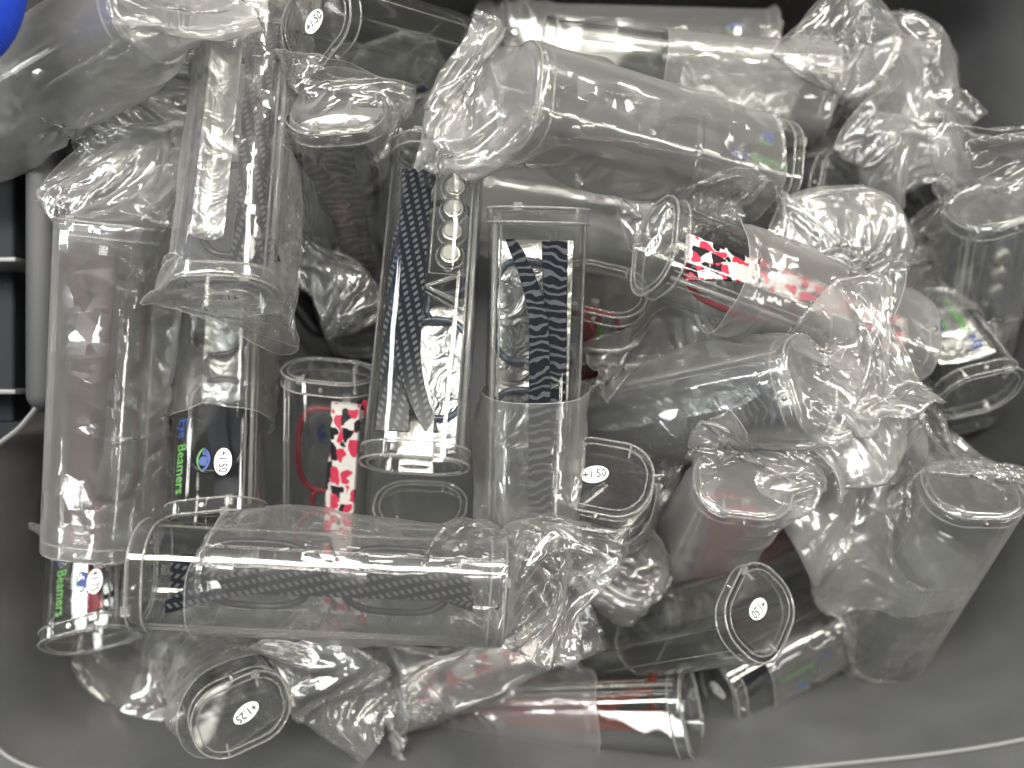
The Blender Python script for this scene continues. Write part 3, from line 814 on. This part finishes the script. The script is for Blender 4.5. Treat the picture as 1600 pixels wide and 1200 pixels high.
# -- contents
glasses('c1', 'checked black and white reading glasses in the centre case', CHECK, NAVY, 'wide', ly=-0.006, ty=(0.010, 0.011), tilt=0.03, second=True, flip=1)
battery_pack('c1', 'row of four button cells in the centre case', (0.020, 0.032, 0.044, 0.056), -0.009, 0.006)
foil_card('c1', 'silver card behind the lens of the centre case', -0.072, 0.005, -0.018, 0.012)
glasses('c2', 'striped dark reading glasses in the case right of centre', STRIPE, NAVY, 'mid', ly=-0.005, ty=(0.005, 0.008), tilt=0.04)
foil_card('c2', 'silver card in the case right of centre', -0.066, 0.060, -0.018, 0.018)
glasses('c3', 'checked dark reading glasses in the horizontal lower left case', CHECK, BLACK, 'wide', ty=(0.006, 0.004), tilt=0.03, tz=0.010)
glasses('c4', 'checked dark reading glasses in the upper left tilted case', CHECK, BLACK, 'wide', ty=(-0.008, -0.009), tz=0.009)
foil_card('c4', 'silver card in the upper left tilted case', -0.05, 0.06, 0.003, 0.018, z=-0.004)
glasses('c5', 'striped dark reading glasses in the case sloping down left of centre', STRIPE, BLACK, 'wide', tilt=0.08, tz=0.012)
foil_card('c5', 'dull silver card in the sloping case left of centre', -0.07, 0.07, -0.018, 0.018)
glasses('c6', 'dark red reading glasses in the far left case', BROWN, BROWN, 'wide', ty=(-0.006, -0.003))
glasses('c7', 'black reading glasses in the left case with silver card', BLACK, BLACK, 'wide', tz=-0.006, lz=0.004)
foil_card('c7', 'silver crinkled card in the left case above black glasses', -0.02, 0.05, -0.012, 0.008, z=0.002)
glasses('c8', 'pink floral reading glasses in the bare case left of centre', FLORAL, RED, 'wide', ly=0.003, ty=(-0.010, -0.006), flip=-1, mirror=1)
glasses('c10', 'dark red reading glasses in the lower left printed case', RED, BLACK, 'mid')
glasses('c12', 'pink floral reading glasses in the diagonal lower case', FLORAL, RED, 'mid')
glasses('c15', 'orange red reading glasses in the bottom edge case', ORANGE, ORANGE, 'mid', ty=(-0.008, 0.003))
glasses('c16', 'dark reading glasses in the case against the lower right wall', BLACK, BLACK, 'mid')
glasses('c18', 'bright red reading glasses in the lower right standing case', RED, RED, 'wide', ty=(0.0, 0.004), tz=0.009)
glasses('c19', 'striped dark reading glasses in the middle right case', STRIPE, NAVY, 'mid', ty=(0.012, 0.010))
foil_card('c19', 'pale silver card in the middle right case', -0.07, 0.06, -0.014, 0.013)
glasses('c20', 'pink floral reading glasses in the +1.25 case at right', FLORAL, RED, 'wide', ty=(-0.002, 0.002), tz=0.009)
glasses('c21', 'dark reading glasses in the upper right printed case', BLACK, BLACK, 'mid', tz=-0.005)
foil_card('c22', 'bright silver card in the top case', 0.0, 0.070, -0.018, 0.018)
glasses('c24', 'dark checked reading glasses in the top right case', CHECK, BLACK, 'wide')
glasses('c26', 'dark grey reading glasses in the right edge case', NAVY, NAVY, 'mid', ty=(0.010, 0.010))
battery_pack('c26', 'row of button cells in the right edge case', (-0.052, -0.040, -0.028), 0.002, 0.008)
foil_card('c27', 'crumpled silver card in the case leaning on the right wall', -0.062, -0.02, -0.017, 0.015, z=0.006)
glasses('c29', 'black reading glasses in the case behind the hanging bag', BLACK, RED, 'wide')
glasses('c33', 'dark red reading glasses in the printed case right of centre', RED, RED, 'mid')
glasses('c35', 'black reading glasses in the dark gap left of centre', BLACK, BLACK, 'mid')
glasses('c36', 'red reading glasses under the lower right bags', RED, RED, 'wide')
# -- bags
make_bag('c2', 'bag round the lower half of the case right of centre', f0=0.53, E=(824, 878, 0.142), W=0.078, slack=1.15, seed=2)
make_bag('c3', 'bag on the horizontal case, crumpled at its right end', f0=0.15, E=(945, 936, 0.150), W=0.084, slack=1.45, amp=0.006, seed=3, film=2)
make_bag('c4', 'bag round the upper left case whose end cap tilts up', M=(340, 515, 0.158), E=(392, -70, 0.10), W=0.082, slack=1.15, seed=4, film=2)
make_bag('c5', 'bag round the sloping case left of centre, crumpled at top', M=(528, 95, 0.145), f1=1.0, W=0.081, slack=1.6, amp=0.006, seed=5, film=2)
make_bag('c6', 'long milky bag hanging over the far left case', M=(150, 225, 0.135), E=(148, 870, 0.137), W=0.083, slack=1.35, amp=0.006, seed=6, film=0)
make_bag('c7', 'bag round the left case with black glasses', f0=0.30, E=(362, 300, 0.06), W=0.082, slack=1.2, seed=7, film=2)
make_bag('c10', 'dark loose bag beside the lower left tote corner', f0=0.42, f1=1.0, W=0.082, slack=1.4, seed=8, film=2)
make_bag('c11', 'bag round the bottom left case seen end on', f0=0.06, E=(125, 925, 0.05), W=0.094, slack=1.2, seed=9, film=2)
make_bag('c12', 'bag on the diagonal lower case, twisted into a knot', M=(575, 1125, 0.065), f1=0.95, W=0.082, slack=1.8, amp=0.007, seed=10)
make_bag('c15', 'bag covering the left part of the bottom edge case', f0=0.27, E=(605, 1125, 0.05), W=0.080, slack=1.3, seed=11)
make_bag('c16', 'dark bag round the lower right case by the wall', f0=0.12, f1=1.0, W=0.078, seed=12, film=2)
make_bag('c17', 'loose bag below the frosted +1.50 end cap', f0=0.14, f1=1.0, W=0.081, seed=13, film=2)
make_bag('c18', 'milky bag round the standing case with red frames', M=(1225, 660, 0.140), f1=0.95, W=0.081, slack=1.4, amp=0.006, seed=14, film=1)
make_bag('c19', 'bag across the middle right, crumpled to a bright fan at right', M=(1440, 520, 0.155), f1=0.9, W=0.085, slack=1.5, amp=0.007, seed=15)
make_bag('c20', 'milky bag round the +1.25 floral case', f0=0.20, f1=1.0, W=0.082, seed=16, film=1)
make_bag('c21', 'bag on the upper right case with a big crumpled end at left', f0=0.10, E=(672, 125, 0.165), W=0.084, slack=1.6, amp=0.007, seed=17, film=1)
make_bag('c22', 'bag on the right half of the top case', f0=0.42, E=(1455, 185, 0.075), W=0.082, slack=1.5, amp=0.006, seed=18, film=1)
make_bag('c23', 'blurred dim bag lying along the top wall', M=(720, 40, 0.03), f1=1.03, W=0.082, seed=19, film=1)
make_bag('c24', 'clear bag round the top right case with dark temple', M=(1260, 25, 0.085), f1=1.0, W=0.084, seed=20, film=2)
make_bag('c26', 'bag on the right edge case, crumpled above it', M=(1575, 200, 0.110), f1=1.0, W=0.084, slack=1.5, amp=0.006, seed=21, film=2)
make_bag('c27', 'bag on the leaning right case, crumpled at upper end', f0=0.24, E=(1305, 365, 0.085), W=0.082, slack=1.8, amp=0.007, seed=22, film=2)
make_bag('c28', 'bag on the lower right corner case, bunched at top', f0=0.10, E=(1555, 695, 0.110), W=0.084, slack=1.6, amp=0.006, seed=23, film=2)
make_bag('c29', 'milky bag hanging down over the lower right dark gap', M=(1395, 935, 0.04), f1=1.0, W=0.081, slack=1.25, seed=24, film=1)
make_bag('c30', 'large milky bag in the top left corner beside blue fabric', M=(335, -55, 0.165), f1=1.0, W=0.087, slack=1.1, seed=25, film=1)
make_bag('c32', 'bag round the case with a round white spot', f0=0.06, f1=1.0, W=0.082, seed=26, film=1)
make_bag('c33', 'bag round the lower part of the green printed case', f0=0.42, f1=1.0, W=0.078, seed=27)
make_bag('c34', 'bag behind the top of the centre case', f0=-0.05, f1=1.02, W=0.082, seed=28, film=1)
make_bag('c36', 'clear bag over the red glasses under the lower right bags', f0=-0.05, f1=0.8, W=0.078, seed=29, film=2)
make_bag(None, 'small crumpled bag end between horizontal case and standing red case', pts=[(1030, 870, 0.105), (985, 905, 0.105), (945, 945, 0.10)], W=0.046, slack=1.5, amp=0.006, seed=53, film=0)
make_bag('c38', 'crumpled bag behind the far left case at upper left', M=(275, 110, 0.115), f1=1.0, W=0.084, slack=1.4, amp=0.006, seed=30)
make_bag('c40', 'bag in shadow above the centre case top', f0=-0.05, f1=1.0, W=0.080, seed=33)
make_bag('c39', 'dark bag deep in the pile at middle right', f0=0.0, f1=1.0, W=0.082, seed=31, film=2)
def loose(label, pts, W, slack, seed, film=0, amp=0.006):
    make_bag(None, label, pts=pts, W=W, slack=slack, seed=seed, film=film, amp=amp)
loose('dark clear bag tail along the lower left tote corner', [(345, 1090, 0.060), (190, 1020, 0.055), (55, 890, 0.060)], 0.082, 1.10, 41, 2)
loose('crumpled bag knot near the bottom edge below the horizontal case', [(430, 1010, 0.11), (510, 1085, 0.10), (595, 1150, 0.085)], 0.060, 1.5, 42, 2, 0.008)
loose('narrow folded dark bag running diagonally to the bare empty case', [(640, 1090, 0.085), (790, 1030, 0.095), (935, 975, 0.10)], 0.034, 1.05, 43, 2)
loose('bright crumpled bag end above the +1.25 floral case right side', [(1215, 365, 0.115), (1320, 365, 0.125), (1405, 420, 0.110)], 0.070, 1.55, 44, 0, 0.008)
loose('crumpled bag scrap beside the sloping case left of centre', [(440, 350, 0.10), (515, 440, 0.10), (570, 505, 0.09)], 0.044, 1.4, 45, 2, 0.007)
loose('wide hanging bag at lower right left of the corner case', [(1290, 680, 0.120), (1330, 800, 0.110), (1395, 950, 0.080)], 0.080, 1.10, 46, 1)
loose('thin clear bag flap right of the frosted +1.50 cap', [(955, 840, 0.085), (1000, 760, 0.10), (1045, 660, 0.105)], 0.046, 1.2, 47, 2)
loose('clear bag strip between the sloping case and centre case', [(625, 120, 0.105), (670, 200, 0.095), (720, 300, 0.085)], 0.055, 1.2, 48, 0)
loose('crumpled bag top left of the upper left tilted case', [(170, 260, 0.125), (255, 185, 0.125), (330, 60, 0.115)], 0.062, 1.35, 49, 0, 0.008)
loose('folded bag flap below the bright fan at right', [(1260, 710, 0.140), (1335, 675, 0.140), (1398, 640, 0.130)], 0.060, 1.25, 50, 1)
loose('clear bag fold between upper right and +1.25 floral cases', [(960, 330, 0.12), (1100, 312, 0.13), (1180, 345, 0.12)], 0.050, 1.15, 51, 2)
loose('blurred clear bag sloping down the upper right tote wall', [(1330, 55, 0.085), (1450, 140, 0.080), (1525, 230, 0.070)], 0.074, 1.15, 54, 2)
loose('crumpled clear bag below the top right case end', [(1360, 150, 0.10), (1420, 220, 0.10), (1440, 300, 0.09)], 0.060, 1.3, 55, 0)
loose('dim bag filling the hollow between right edge and leaning cases', [(1440, 330, 0.06), (1480, 420, 0.05), (1470, 540, 0.04)], 0.070, 1.1, 56, 2)
loose('pale bag fold between the +1.25 floral and middle right cases', [(925, 575, 0.10), (1050, 505, 0.10), (1190, 530, 0.095)], 0.066, 1.2, 57, 0)
loose('pointed bright bag corner above the lower right corner case', [(1425, 660, 0.13), (1445, 730, 0.12), (1400, 800, 0.11)], 0.036, 1.3, 52, 0)
# -- blue fabric at the top left corner
def blue_fabric():
    b = MB(); rows = []
    c = P(-62, -60, 0.205)
    for i in range(15):
        t = i/14; ph = math.pi*t; r = max(0.0008, math.sin(ph)**0.7)
        z = -0.030*math.cos(ph)
        rows.append([Vector((c.x + 0.024*r*math.cos(a), c.y + 0.043*r*math.sin(a), c.z + z*0.7)) for a in [2*math.pi*k/32 for k in range(32)]])
    b.loft(rows, True, True); me = b.mesh('blue_cloth'); me.materials.append(CLOTH)
    tag(link('blue_cloth', me), 'bright blue ribbed fabric poking in at the top left corner', 'cloth')
blue_fabric()
